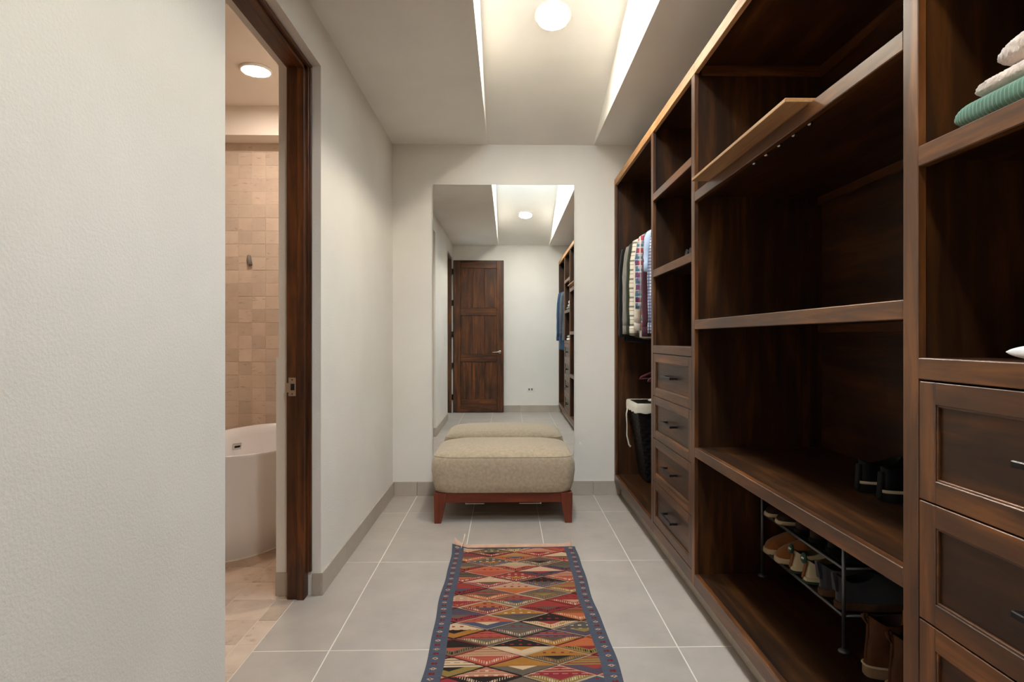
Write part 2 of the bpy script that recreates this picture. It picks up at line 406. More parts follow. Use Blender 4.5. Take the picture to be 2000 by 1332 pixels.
# ------------------------------------------------------------------ bathroom door frame
d1 = thing('door_1', 'dark brown wooden frame of the bathroom doorway', 'door frame', (-.967, BD1, 0), kind='structure')
zj = 2.44
def jamb(y_wall, sgn):
    # sgn -1: jamb on the far side (faces the camera); +1 near side
    def yy(a): return y_wall + sgn * a
    def bx(x0, x1, a0, a1, z0, z1): y0, y1 = sorted((yy(a0), yy(a1))); return (x0, x1, y0, y1, z0, z1)
    j = add('jamb', 'door_wood_z', d1, bx(-1.007, -.958, 0, .050, 0, zj + .01), bx(-.960, -.927, 0, .058, 0, zj + .02), bev=.002)
    add('moulding', 'door_wood_z', d1, bx(-1.021, -1.006, 0, .020, .112, zj + .03), bev=.003)
    add('moulding', 'door_wood_z', d1, bx(-.928, -.908, 0, .016, .112, zj + .03), bx(-.930, -.916, 0, .026, .112, zj + .03), bev=.003)
    return j
jamb(BD1, -1); jamb(BD0, 1)
add('header', 'door_wood_y', d1, (-1.007, -.958, BD0, BD1, zj + .01, BDZ), (-.960, -.927, BD0, BD1, zj, BDZ), bev=.002)
add('moulding', 'door_wood_y', d1, (-.928, -.908, BD0, BD1, BDZ - .018, BDZ), (-1.021, -1.006, BD0, BD1, BDZ - .02, BDZ), bev=.003)
sp = MB().box(-1.000, -.966, BD1 - .0525, BD1 - .0495, .935, 1.02, bev=.0008).box(-1.012, -.998, BD1 - .053, BD1 - .050, .952, .995, bev=.0008).build('strike_plate', 'nickel', d1)
add('latch_hole', 'dark_hole', sp, (-.990, -.972, BD1 - .0531, BD1 - .0523, .962, .992), bev=0, origin=d1.location)
for z in (.945, 1.010): MB().lathe([(0.0001, 0), (.003, 0), (.003, .0012), (0.0001, .0015)], (0, 0, 0), 10).build('screw', 'dark_hole', sp, origin=(0, 0, 0)).location = (-.983 - d1.location.x, -.0526, z)
for o_ in sp.children:
    if o_.name.startswith('screw'): o_.rotation_euler = (R(90), 0, 0)

# ------------------------------------------------------------------ entrance door, open against the wall behind the camera
d2 = thing('door_2', 'dark three-panel wooden door standing open, seen in the mirror', 'door', (XL, ED0, 0), kind='structure')
add('jamb', 'door_wood_z', d2, (XLB + .03, XL - .02, ED0, ED0 + .035, 0, 2.44)); add('jamb', 'door_wood_z', d2, (XLB + .03, XL - .02, ED1 - .035, ED1, 0, 2.44))
add('header', 'door_wood_y', d2, (XLB + .03, XL - .02, ED0, ED1, 2.44, EDZ))
LY0, LY1 = YF + .05, YF + .09; lx0, lx1 = XL + .012, XL + .812; lh = 2.43
wst = .11
leaf = add('leaf', 'door_wood_z', d2, (lx0, lx0 + wst, LY0, LY1, .012, lh), (lx1 - wst, lx1, LY0, LY1, .012, lh), bev=.003)
zz = lambda fr: lh - fr * (lh - .012)
for a, b in ((0, .052), (.313, .364), (.62, .67), (.916, 1)):
    add('rail', 'door_wood_x', leaf, (lx0 + wst, lx1 - wst, LY0 + .001, LY1 - .001, zz(b), zz(a)), bev=.003, origin=d2.location)
for a, b in ((.052, .313), (.364, .62), (.67, .916)):
    n = 3; wv = (lx1 - lx0 - 2 * wst) / n
    for k in range(n):
        add('board', 'door_wood_z', leaf, (lx0 + wst + k * wv + .0008, lx0 + wst + (k + 1) * wv - .0008, LY0 + .012, LY1 - .012, zz(b), zz(a)), bev=.002, origin=d2.location)
hm = MB(); hz = .97; hx = lx1 - .06
hm.tube([(hx, LY1, hz), (hx, LY1 + .008, hz)], .028, 20); hm.tube([(hx, LY1 + .008, hz), (hx, LY1 + .045, hz), (hx - .02, LY1 + .055, hz), (hx - .12, LY1 + .05, hz - .006)], [.010, .010, .010, .007], 10)
hm.build('lever_handle', 'nickel', d2, smooth=True)
for z in (.25, .75, 1.25, 1.75, 2.25):
    MB().tube([(lx0 - .006, LY1 + .004, z - .045), (lx0 - .006, LY1 + .004, z + .045)], .007, 10).box(lx0 - .03, lx0 - .004, LY1 - .002, LY1 + .002, z - .045, z + .045).build('hinge', 'black_metal', d2)

# ------------------------------------------------------------------ wardrobes along the right wall
ZF, ZS3, ZS2, ZS1 = .160, (.677, .720), (1.240, 1.281), (1.804, 1.846)
ZT0, ZT1 = 2.370, 2.420
PT = .022
def bottom(u, y0, y1):
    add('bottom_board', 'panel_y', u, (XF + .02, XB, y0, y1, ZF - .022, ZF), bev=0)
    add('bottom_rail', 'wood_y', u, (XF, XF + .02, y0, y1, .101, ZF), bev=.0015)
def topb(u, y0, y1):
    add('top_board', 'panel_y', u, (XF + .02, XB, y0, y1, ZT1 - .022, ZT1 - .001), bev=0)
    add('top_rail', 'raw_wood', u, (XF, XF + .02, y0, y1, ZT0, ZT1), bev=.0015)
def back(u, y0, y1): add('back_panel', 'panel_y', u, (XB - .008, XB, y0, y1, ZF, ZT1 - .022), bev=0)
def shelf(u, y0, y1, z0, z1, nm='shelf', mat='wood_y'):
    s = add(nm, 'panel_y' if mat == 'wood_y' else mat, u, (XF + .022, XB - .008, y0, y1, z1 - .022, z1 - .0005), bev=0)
    add('nosing', mat, s, (XF, XF + .022, y0, y1, z0, z1), bev=.002, origin=u.location)
    return s
def rod(u, y0, y1, z, x=1.12):
    MB().tube([(x, y0, z), (x, y1, z)], .013, 14).build('hanging_rod', 'chrome', u, smooth=True)
def bayunit(name, label, y0, y1, end):   # hanging bay; end = +1 when the wall end is at y1
    u = thing(name, label, 'wardrobe', ((XF + XB) / 2, (y0 + y1) / 2, .1))
    ye0, ye1 = (y1 - PT, y1) if end > 0 else (y0, y0 + PT)
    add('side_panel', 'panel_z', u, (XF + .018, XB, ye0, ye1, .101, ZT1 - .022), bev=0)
    add('stile', 'wood_z', u, (XF, XF + .018, y1 - .045 if end > 0 else y0, y1 if end > 0 else y0 + .045, ZF, ZT0), bev=.0015)
    i0, i1 = (y0, y1 - PT) if end > 0 else (y0 + PT, y1)
    back(u, i0, i1); bottom(u, i0 if end > 0 else y0, y1 if end > 0 else i1); topb(u, y0, y1)
    rod(u, i0, i1, 2.045)
    return u
def tower(name, label, y0, y1, which):
    u = thing(name, label, 'wardrobe', ((XF + XB) / 2, (y0 + y1) / 2, .1))
    sw = .045
    for a, b, c, d in ((y0, y0 + sw, y0 + .0, y0 + .033), (y1 - sw, y1, y1 - .033, y1)):
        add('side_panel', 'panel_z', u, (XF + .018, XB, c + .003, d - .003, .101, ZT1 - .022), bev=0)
        add('stile', 'wood_z', u, (XF, XF + .018, a, b, .101, ZT0), bev=.0015)
    i0, i1 = y0 + .030, y1 - .030; s0, s1 = y0 + sw, y1 - sw
    back(u, i0, i1); topb(u, y0, y1)
    add('bottom_board', 'panel_y', u, (XF + .02, XB, i0, i1, ZF - .022, ZF), bev=0); add('bottom_rail', 'wood_y', u, (XF, XF + .02, s0, s1, .101, ZF), bev=.0015)
    for z0, z1 in ((1.118, 1.161), (1.546, 1.587), (1.977, 2.018)):
        s = add('shelf', 'panel_y', u, (XF + .022, XB - .008, i0, i1, z1 - .022, z1 - .0005), bev=0)
        add('nosing', 'wood_y', s, (XF, XF + .022, s0, s1, z0, z1), bev=.002, origin=u.location)
    n = 4; zt, zb = 1.116, .162; hh = (zt - zb) / n; fw = .044
    for k in range(n):
        z1 = zt - k * hh - .0015; z0 = zt - (k + 1) * hh + .0015; a, b = s0 + .002, s1 - .002; xf = XF + .001; xb = XF + .021
        d = add('drawer', 'panel_y', u, (xf + .009, xb - .002, a + fw - .003, b - fw + .003, z0 + fw - .003, z1 - fw + .003), bev=0)
        for q0, q1 in ((a, a + fw), (b - fw, b)): add('drawer_stile', 'wood_z', d, (xf, xb, q0, q1, z0, z1), bev=.0015, origin=u.location)
        for q0, q1 in ((z0, z0 + fw), (z1 - fw, z1)): add('drawer_rail', 'wood_y', d, (xf, xb, a + fw, b - fw, q0, q1), bev=.0015, origin=u.location)
        bd = MB()
        bd.box(xf + .003, xf + .0091, a + fw - .001, a + fw + .004, z0 + fw, z1 - fw, bev=.001); bd.box(xf + .003, xf + .0091, b - fw - .004, b - fw + .001, z0 + fw, z1 - fw, bev=.001)
        bd.box(xf + .003, xf + .0091, a + fw, b - fw, z0 + fw - .001, z0 + fw + .004, bev=.001); bd.box(xf + .003, xf + .0091, a + fw, b - fw, z1 - fw - .004, z1 - fw + .001, bev=.001)
        bd.build('bead', 'wood_y', d, origin=u.location)
        yc, zc = (a + b) / 2, (z0 + z1) / 2 + .004
        MB().box(xf - .030, xf - .018, yc - .095, yc + .095, zc - .006, zc + .006, bev=.002).box(xf - .028, xf + .010, yc - .093, yc - .081, zc - .0055, zc + .0055, bev=.0015) \
            .box(xf - .028, xf + .010, yc + .081, yc + .093, zc - .0055, zc + .0055, bev=.0015).build('handle', 'black_metal', d, origin=u.location)
    return u
YA1, YA0, YC1, YC0 = 3.372, 2.590, 1.220, .438
w_far = bayunit('hanging_wardrobe', 'tall dark wooden hanging bay beside the mirror wall, holding shirts and a basket', YA1, YB - .001, +1)
rod(w_far, YA1, YB - PT, 1.085)
tower('drawer_wardrobe', 'narrow dark wooden tower with four drawers beside the shirts', YA0, YA1, 'far')
mid = thing('shelf_wardrobe', 'wide open dark wooden shelf bay with the shoe rack in it', 'wardrobe', ((XF + XB) / 2, (YA0 + YC1) / 2, .1))
back(mid, YC1, YA0); bottom(mid, YC1, YA0); topb(mid, YC1, YA0)
for zz_ in (ZS3, ZS2, ZS1): shelf(mid, YC1, YA0, *zz_)
add('cleat', 'wood_x', mid, (XF + .03, XB - .008, YA0 - .018, YA0, ZT0 - .012, ZT1 - .022), bev=.001)
add('cleat', 'wood_y', mid, (XB - .026, XB - .008, YC1, YA0 - .018, ZT0 - .012, ZT1 - .022), bev=.001)
for z1 in (ZS2[1], ZS1[1]): add('cleat', 'wood_y', mid, (XB - .026, XB - .008, YC1, YA0, z1 - .055, z1 - .022), bev=.001)
tower('drawer_wardrobe', 'nearest dark wooden drawer tower, folded knitwear on its open shelves', YC0, YC1, 'near')
w_near = bayunit('hanging_wardrobe', 'dark wooden hanging bay with jackets, seen only in the mirror', YF + .001, YC0, -1)

# loose raw board lying on the upper shelf, overhanging its edge
lb = MB().box(.762, .95, 1.60, 2.415, 1.8465, 1.8585, bev=.0015)
tag(lb.build('loose_board', 'raw_wood', origin=None), 'pale unvarnished loose board overhanging the upper shelf edge', 'board')
# black strip with five round knobs fixed under the upper shelf
hr = thing('hook_rail', 'thin black strip with five silver knobs under the upper shelf', 'hook rail', (.852, 1.84, 1.822))
add('strip', 'hook_rail_black', hr, (.8525, .868, 1.57, 2.10, 1.814, 1.8235), bev=.001)
for k in range(5):
    MB().lathe([(.0001, -.012), (.005, -.0115), (.008, -.008), (.008, -.003), (.004, 0), (.004, .001)], (.860, 1.655 + k * .094, 1.814), 14).build('knob', 'chrome', hr, smooth=True)

# ------------------------------------------------------------------ mirror on the end wall
mz0, mz1 = .115, 2.372; mxa, mxb = -.556, .517
mi = thing('wall_mirror', 'tall frameless mirror on the end wall behind the bench', 'mirror', ((mxa + mxb) / 2, YB - .012, mz0))
MB().box(mxa, mxb, YB - .0165, YB - .0125, mz0, mz1, bev=.0).build('glass', 'mirror_glass', mi)
MB().box(mxa - .0005, mxb + .0005, YB - .0124, YB - .0085, mz0 - .0005, mz1 + .0005).build('backing', 'mirror_edge', mi)
mi.rotation_euler = (R(.09), 0, R(-.08))

# ------------------------------------------------------------------ bench
bx0, bx1, by0, by1 = -.469, .430, 3.835, 4.445
be = thing('bench', 'low beige upholstered bench with red-brown wooden legs before the mirror', 'bench', ((bx0 + bx1) / 2, (by0 + by1) / 2, 0))
def superloop(cx, cy, hx, hy, z, e=5, n=72):
    out = []
    for k in range(n):
        t = 2 * math.pi * k / n; c, s = math.cos(t), math.sin(t)
        out.append((cx + hx * math.copysign(abs(c) ** (2 / e), c), cy + hy * math.copysign(abs(s) ** (2 / e), s), z))
    return out
bcx, bcy = (bx0 + bx1) / 2, (by0 + by1) / 2; hx, hy = (bx1 - bx0) / 2, (by1 - by0) / 2
prof = [(.90, .195, 9), (.985, .196, 9), (1.005, .205, 9), (1.035, .25, 9), (1.062, .33, 9), (1.06, .38, 8.5), (1.045, .412, 8), (1.02, .430, 7.5), (.975, .446, 7), (.90, .459, 6), (.78, .469, 5), (.55, .477, 4), (.25, .481, 3), (.02, .482, 2)]
rings = []
for s_, z, e in prof:
    d_ = hx * (1 - s_)
    rings.append(superloop(bcx, bcy, hx * s_, hy * s_ if s_ < .9 else hy - d_ * (.4 if d_ < 0 else 1), z, e))
MB().loft(rings).build('seat', 'bench_fabric', be, smooth=True)
# piping seams
pts = superloop(bcx, bcy, hx * 1.024, hy + hx * .009, .4285, 7.6, 96)
MB().tube([Vector(p) for p in pts] + [Vector(pts[0])], .0022, 6, cap=False).build('piping', 'bench_fabric', be, smooth=True)
add('apron', 'bench_wood_x', be, (bx0 + .05, bx1 - .05, by0 + .012, by0 + .034, .133, .195)); add('apron', 'bench_wood_x', be, (bx0 + .05, bx1 - .05, by1 - .034, by1 - .012, .133, .195))
add('side_apron', 'bench_wood_x', be, (bx0 + .012, bx0 + .034, by0 + .05, by1 - .05, .133, .195)); add('side_apron', 'bench_wood_x', be, (bx1 - .034, bx1 - .012, by0 + .05, by1 - .05, .133, .195))
for sx, sy in ((0, 0), (1, 0), (0, 1), (1, 1)):
    ax = bx0 if sx == 0 else bx1; ay = by0 if sy == 0 else by1; ux = 1 if sx == 0 else -1; uy = 1 if sy == 0 else -1
    def ring(w, z, off): return [(ax + ux * off, ay + uy * off, z), (ax + ux * w, ay + uy * off, z), (ax + ux * w, ay + uy * w, z), (ax + ux * off, ay + uy * w, z)]
    MB().loft([ring(.046, 0, .003), ring(.073, .133, 0), ring(.076, .195, 0)]).build('leg', 'bench_wood_z', be)
for a, b in ((-.265, -.145), (.085, .225)):
    k0 = a if a < 0 else b
    MB().box(a, b, 3.885, 3.890, .113, .1165).lathe([(.0001, -.004), (.005, -.003), (.006, 0), (.005, .004), (.0001, .018)], (k0, 3.8875, .115), 10).build('underside_clip', 'white_plastic', be)

# ------------------------------------------------------------------ kilim runner
def make_rug():
    Wd, L = .70, 2.30; nx, ny = 236, 770
    hwid, hhei = .131, .0675
    xs_ = (np.arange(nx) + .5) / nx * Wd - Wd / 2; vs_ = (np.arange(ny) + .5) / ny * L   # v from the far end
    U, V = np.meshgrid(xs_, vs_)
    pal = np.array([lin(*c)[:3] for c in [(122, 46, 44), (138, 54, 48), (170, 92, 56), (152, 102, 46), (130, 108, 58), (88, 76, 62), (80, 68, 78), (70, 74, 88), (172, 128, 102), (188, 158, 126), (44, 35, 31), (96, 82, 70), (132, 46, 52), (110, 92, 66), (158, 76, 58)]])
    cream = np.array(lin(186, 160, 132)[:3]); red = np.array(lin(124, 42, 42)[:3]); dark = np.array(lin(44, 34, 32)[:3]); blue = np.array(lin(76, 79, 90)[:3])
    C = np.zeros((ny, nx, 3))
    a = U / hwid + V / hhei; b = U / hwid - V / hhei
    ia = np.floor(a / 2 + .5).astype(int); ib = np.floor(b / 2 + .5).astype(int)
    du = (a - 2 * ia + b - 2 * ib) / 2; dv = (a - 2 * ia - (b - 2 * ib)) / 2
    off = 60; tab = rng.integers(0, len(pal), size=(130, 130, 4)); tv = rng.random(size=(130, 130, 4))
    P = tab[ia + off, ib + off]; T = tv[ia + off, ib + off]
    # dv<0 is the far half of each diamond
    r = np.abs(du) + np.abs(dv)
    up = dv < 0
    C[:] = pal[P[..., 0]]
    # far half: fine weft bands
    band = (np.sin(V * 2 * math.pi / .016 + T[..., 0] * 9) > .55) & up & (T[..., 1] > .45)
    C[band] = pal[P[..., 3]][band]
    dots = (np.abs((U / .034 + T[..., 0]) % 1 - .5) < .2) & (np.abs((V / .03) % 1 - .5) < .16) & up & (r < .78) & (T[..., 2] > .45)
    C[dots] = np.where(T[..., 3:4] > .5, cream, red)[dots]
    # near half: chevron band with comb teeth, small inner triangle
    lowm = ~up
    C[lowm] = pal[P[..., 1]][lowm]
    inner = lowm & (r < .42); C[inner] = pal[P[..., 2]][inner]
    teeth = lowm & (r > .52) & (r < .78) & ((np.abs(du) * hwid / .0085) % 1 < .42) & (T[..., 0] > .2)
    C[teeth] = np.where(T[..., 1:2] > .5, cream, np.where(T[..., 2:3] > .5, pal[3], dark))[teeth]
    edge = r > .93
    C[edge] = np.where(T[..., 2:3] > .74, cream * .8, np.where(T[..., 2:3] > .3, dark, red))[edge]
    # blue border with alternating red squares and cream lozenges
    bw = .066
    bord = (np.abs(U) > Wd / 2 - bw) | (V < .012)
    C[bord] = blue
    ub = np.abs(U) - (Wd / 2 - bw * .43); vv = V / .0335; k = np.floor(vv).astype(int); fv = (vv - k - .5) * .0335
    loz = (np.abs(ub) > Wd) | (np.abs(U) > Wd / 2 - bw)
    l1 = loz & (k % 2 == 0) & (np.abs(ub) / .013 + np.abs(fv) / .0085 < 1); C[l1] = cream * .92
    l1b = loz & (k % 2 == 0) & (np.abs(ub) / .006 + np.abs(fv) / .004 < 1); C[l1b] = red * .8
    l2 = loz & (k % 2 == 1) & (np.abs(ub) < .0105) & (np.abs(fv) < .0075) & ~((np.abs(ub) < .003) & (np.abs(fv) > .004)); C[l2] = red * .8
    # woven, slightly uneven yarn tone
    tone = .90 + .16 * rng.random((ny, 1, 1)) * np.ones((1, nx, 1)) + .10 * (rng.random((ny, nx, 1)) - .5)
    C = np.clip(C * tone, 0, 1)
    gx = np.linspace(-Wd / 2, Wd / 2, nx + 1); gv = np.linspace(0, L, ny + 1); GX, GV = np.meshgrid(gx, gv)
    Z = .0045 + .0012 * np.sin(GV * 9 + 1.3) * np.sin(GX * 11) + .0008 * np.sin(GV * 31 + GX * 7)
    wob = .004 * np.sin(GV * 7.1) + .002 * np.sin(GV * 17)
    curl = np.clip(1 - GV / .10, 0, 1) ** 2 * np.clip((-GX - Wd / 2 + .09) / .09, 0, 1); Z = Z + .022 * curl
    Z = Z + .006 * np.clip(1 - GV / .03, 0, 1) * np.clip((np.abs(GX) - .1) / .25, 0, 1)
    X = GX * (1 + .02 * GV / L) + wob + .042; Y = -GV
    co = np.stack([X, Y, Z], -1).reshape(-1, 3)
    idx = (np.arange(ny)[:, None] * (nx + 1) + np.arange(nx)[None, :]).reshape(-1)
    faces = np.stack([idx, idx + nx + 1, idx + nx + 2, idx + 1], -1)
    me = bpy.data.meshes.new('pile')
    me.vertices.add(len(co)); me.vertices.foreach_set('co', co.ravel())
    me.loops.add(faces.size); me.loops.foreach_set('vertex_index', faces.ravel().astype(np.int32))
    me.polygons.add(len(faces)); me.polygons.foreach_set('loop_start', (np.arange(len(faces)) * 4).astype(np.int32)); me.polygons.foreach_set('loop_total', np.full(len(faces), 4, np.int32))
    me.polygons.foreach_set('use_smooth', np.ones(len(faces), bool))
    me.update(calc_edges=True)
    at = me.attributes.new('yarn', 'FLOAT_COLOR', 'FACE')
    at.data.foreach_set('color', np.concatenate([C.reshape(-1, 3), np.ones((nx * ny, 1))], -1).ravel().astype(np.float32))
    return me
mm, nt, b = base('kilim', (1, 1, 1, 1), 0.95, spec=0.1)
an = N(nt, 'ShaderNodeAttribute'); an.attribute_name = 'yarn'; nt.links.new(an.outputs['Color'], b.inputs['Base Color'])
v = objco(nt, (90, 500, 90), rnd=False); bump(nt, b, noise(nt, v, 2.0, 3), 0.35, 0.002)
rug = thing('runner_rug', 'multicoloured woven runner with diamond pattern and blue border on the floor', 'rug', (0, 3.372, 0), R(.6))
mk('weave', make_rug(), 'kilim', rug)
# pale selvage hem at the far end, turned up at the left corner
hem = MB(); r0, r1, r2 = [], [], []
for k in range(41):
    x = -.338 + k * .0168 + .042
    cu = max(0, 1 - (x + .296) / .075); cr = max(0, (x - .33) / .06)
    r0.append((x, .0, .006 + .024 * cu ** 2)); r1.append((x, .016 + .004 * cr, .011 + .030 * cu ** 2 + .006 * cr)); r2.append((x, .026 + .012 * cr, .016 + .040 * cu ** 2 + .010 * cr))
hem.loft([r0, r1, r2], closed=False)
o_ = hem.build('hem', 'hem', rug, origin=(0, 0, 0), smooth=True); sm = o_.modifiers.new('solid', 'SOLIDIFY'); sm.thickness = .003
MB().tube([Vector(p) for p in r2], .0024, 6).build('selvage_cord', 'hem_light', rug, origin=(0, 0, 0), smooth=True)
MB().tube([(-.245, .03, .05), (-.238, .028, .075), (-.243, .012, .05), (-.252, -.012, .026), (-.256, -.03, .016)], [.003, .0045, .0035, .003, .0015], 6).build('tassel', 'hem_light', rug, origin=(0, 0, 0), smooth=True)

# ------------------------------------------------------------------ ceiling lights
def downlight(label, c, nrm, r, glow):
    t = thing('ceiling_light', label, 'light', c)
    q = Vector((0, 0, -1)).rotation_difference(Vector(nrm).normalized())
    t.rotation_mode = 'QUATERNION'; t.rotation_quaternion = q
    MB().lathe([(r * .98, .0), (r * 1.14, .0), (r * 1.14, -.006), (r * 1.10, -.014), (r * 1.0, -.016), (r * .98, -.012)], (0, 0, 0), 40).build('trim_ring', 'white_plastic', t, origin=(0, 0, 0), smooth=True)
    MB().lathe([(.0001, -.0155), (r * .6, -.0150), (r * .985, -.0125), (r * .985, -.004), (.0001, -.004)], (0, 0, 0), 40).build('diffuser', glow, t, origin=(0, 0, 0), smooth=True)
nb = (0, -SL, -1); nf = (0, SL, -1)
downlight('round white ceiling light on the channel slope nearest the mirror', (.266, 3.37, H + SL * (YB - 3.37)), nb, .092, 'lamp_glow')
downlight('round white ceiling light behind the camera, seen only in the mirror', (.266, .46, H + SL * (.46 - YF)), nf, .092, 'near_lamp_glow')
downlight('round lit ceiling light in the bathroom', (-1.575, 3.75, 2.893), (0, 0, -1), .085, 'bath_lamp_glow')

# ------------------------------------------------------------------ bathroom things
def tub():
    cx, cy = -1.62, 3.80
    t = thing('bathtub', 'white freestanding oval bathtub on the bathroom floor', 'bathtub', (cx, cy, 0))
    n = 72
    def loop(q, z, rise=0.0, e=2.15):
        out = []
        for k in range(n):
            a = 2 * math.pi * k / n; c, s = math.cos(a), math.sin(a)
            x = .385 * q * math.copysign(abs(c) ** (2 / e), c); y = .650 * (q + (q - 1) * -.35) * math.copysign(abs(s) ** (2 / e), s)
            out.append((x, y, z + rise * abs(s) ** 3))
        return out
    rr = [loop(.93, 0), loop(.95, .006), loop(.955, .2), loop(.97, .42), loop(.995, .545, .006), loop(1.0, .557, .01), loop(.992, .563, .01), loop(.965, .558, .01),
          loop(.93, .50, .005), loop(.86, .32), loop(.78, .18), loop(.55, .13), loop(.03, .125)]
    MB().loft(rr).build('shell', 'tub_white', t, origin=(0, 0, 0), smooth=True)
    MB().loft([loop(.957, 0), loop(.957, .004), loop(.94, .008)]).build('caulk_line', 'bath_plaster', t, origin=(0, 0, 0))
    o = MB().box(-.005, .005, -.03, .03, -.024, .024, bev=.004).build('overflow', 'chrome', t, origin=(0, 0, 0)); o.location = (-.262, .37, .445); o.rotation_euler = (0, R(12), R(-38))
    MB().box(.003, .0065, -.02, .02, -.007, .007, bev=.001).build('overflow_slot', 'dark_hole', o, origin=(0, 0, 0))
tub()
hk = thing('wall_hook', 'small grey hook on the bathroom tile wall', 'hook', (-1.945, YB - .01, 1.785))
MB().tube([(-1.950, YB - .009, 1.825), (-1.946, YB - .022, 1.80), (-1.941, YB - .022, 1.77), (-1.937, YB - .014, 1.752)], [.014, .017, .018, .015], 12).build('hook_body', 'grey_hook', hk, smooth=True)

# switch and outlet, seen in the mirror
sw = thing('light_switch', 'small white light switch between the two doorways', 'switch', (XL, .78, 1.15))
add('plate', 'white_plastic', sw, (XL, XL + .006, .745, .815, 1.09, 1.21), bev=.002); add('rocker', 'white_plastic', sw, (XL + .006, XL + .010, .768, .792, 1.12, 1.18), bev=.001)
ol = thing('power_outlet', 'white power outlet low on the wall behind the camera, seen in the mirror', 'outlet', (.375, YF, .36))
add('plate', 'white_plastic', ol, (.315, .435, YF, YF + .007, .325, .40), bev=.002)
for x in (.34, .385): add('socket', 'grey_hook', ol, (x, x + .026, YF + .007, YF + .009, .345, .38), bev=.001)

# ------------------------------------------------------------------ clothes on hangers
def hanger(label, x, y, zr, group, half=.205):
    t = thing('coat_hanger', label, 'hanger', (x, y, zr), 0, group)
    hook = [(math.cos(a) * .019, 0, math.sin(a) * .019) for a in [R(d) for d in range(-30, 211, 24)]]
    hook = [Vector((p[0], 0, p[2] - .005)) for p in hook][::-1]
    MB().tube([Vector((0, 0, -.085)), Vector((0, 0, -.05)), Vector((.012, 0, -.03))] + [Vector((math.cos(R(d)) * .0185, 0, math.sin(R(d)) * .0185 - .004)) for d in range(-40, 181, 20)], .0022, 6).build('hook', 'chrome', t, origin=(0, 0, 0), smooth=True)
    arm = [(-half, 0, -.165), (-half * .96, 0, -.150), (-half * .6, 0, -.118), (0, 0, -.085), (half * .6, 0, -.118), (half * .96, 0, -.150), (half, 0, -.165)]
    MB().tube(arm, [.006, .007, .007, .008, .007, .007, .006], 8).tube([(-half * .95, 0, -.160), (half * .95, 0, -.160)], .004, 8).build('arm', 'wine_velvet', t, origin=(0, 0, 0), smooth=True)
    return t
def garment(name, short, label, cat, y, mat, length=.70, zr=2.045, x=1.12, half=.225, thick=.030, sleeve=True, sleeve_mat=None, collar=None, group='clothes hanging on the upper rod', seed=0, sl_len=.60, hood=False):
    rr = random.Random(seed)
    hanger('slim wine-red hanger inside the ' + short, x, y, zr, 'hangers on the upper rods')
    t = thing(name, label, cat, (x, y, zr - .152 - length), 0, group)
    def P(lx, ly, lz): return (lx, ly, lz)
    top = length + .052                   # local z of the neck above hem
    n = 36; rings = []
    ph = rr.random() * 6
    for k, f in enumerate([0, .02, .25, .5, .75, .88, .94, .98, 1.0]):
        z = f * length
        if f <= .88: hw = half * (1.0 + .05 * (1 - f)); th = thick * (1 + .35 * (1 - f))
        else: hw = half * (1 - (f - .88) * .6); th = thick * (1 - (f - .88) * 2)
        ring = []
        for i in range(n):
            a = 2 * math.pi * i / n; c, s = math.cos(a), math.sin(a)
            lx = hw * math.copysign(abs(c) ** .8, c); ly = th * math.copysign(abs(s) ** .75, s)
            ly *= 1 + .35 * (1 - f) * math.sin(lx * 42 + ph)
            zz = z
            if f > .9: zz = z + (.062) * (1 - abs(lx / half)) * (f - .9) / .1 - abs(lx / half) ** 3 * .03
            if f == 0: zz += .006 * math.sin(lx * 26 + ph) + (.0 if cat == 'coat' else -.02 * math.cos(lx / half * 1.5))
            ring.append((lx, ly, zz))
        rings.append(ring)
    MB().loft(rings).build('body', mat, t, origin=(0, 0, 0), smooth=True)
    if sleeve:
        for sg in (-1, 1):
            sx = sg * (half - .012); pts, rad = [], []
            for k in range(9):
                f = k / 8
                pts.append(Vector((sx + sg * (.028 * math.sin(min(1, f * 2.2) * math.pi / 2) + .012 * f), -.006 - .012 * f + .006 * math.sin(f * 9 + ph), length - .012 - f * sl_len)))
                rad.append(.038 * (1 - .38 * f) + .002 * math.sin(f * 25 + ph))
            m = MB(); nn = 14; rg = []
            for k, p in enumerate(pts):
                rg.append([(p.x + rad[k] * 1.0 * math.cos(2 * math.pi * i / nn), p.y + rad[k] * .72 * math.sin(2 * math.pi * i / nn), p.z + (.02 * sg * math.cos(2 * math.pi * i / nn) * -1 if k == 0 else 0)) for i in range(nn)])
            m.loft(rg).build('sleeve', sleeve_mat or mat, t, origin=(0, 0, 0), smooth=True)
            p = pts[-1]; r_ = rad[-1]
            MB().loft([[(p.x + q * r_ * math.cos(2 * math.pi * i / nn), p.y + q * .74 * r_ * math.sin(2 * math.pi * i / nn), p.z + dz) for i in range(nn)] for q, dz in ((1.0, .03), (1.08, .028), (1.06, -.028), (.8, -.03))]).build('cuff', sleeve_mat or mat, t, origin=(0, 0, 0), smooth=True)
    if collar:
        pts = [Vector((math.cos(a) * .062, math.sin(a) * .03 - .002, length + .030 + .012 * math.sin(a))) for a in [2 * math.pi * i / 20 for i in range(21)]]
        MB().tube(pts, [.011] * 21, 8, cap=False).build('collar', collar, t, origin=(0, 0, 0), smooth=True)
    return t
garment('coat', 'black coat', 'black coat hanging deepest beside the wall end of the bay', 'coat', 4.385, 'black_coat', .72, seed=1, collar='black_coat', half=.235, sl_len=.64)
garment('sweatshirt', 'grey sweatshirt', 'heather grey sweatshirt hanging between the black coat and the olive jacket', 'sweatshirt', 4.285, 'grey_heather', .62, seed=2, collar='grey_heather', sl_len=.62, half=.225)
garment('jacket', 'olive jacket', 'dark olive green jacket hanging beside the cream checked shirt', 'jacket', 4.175, 'olive', .68, seed=3, collar='olive', half=.222, sl_len=.62, thick=.034)
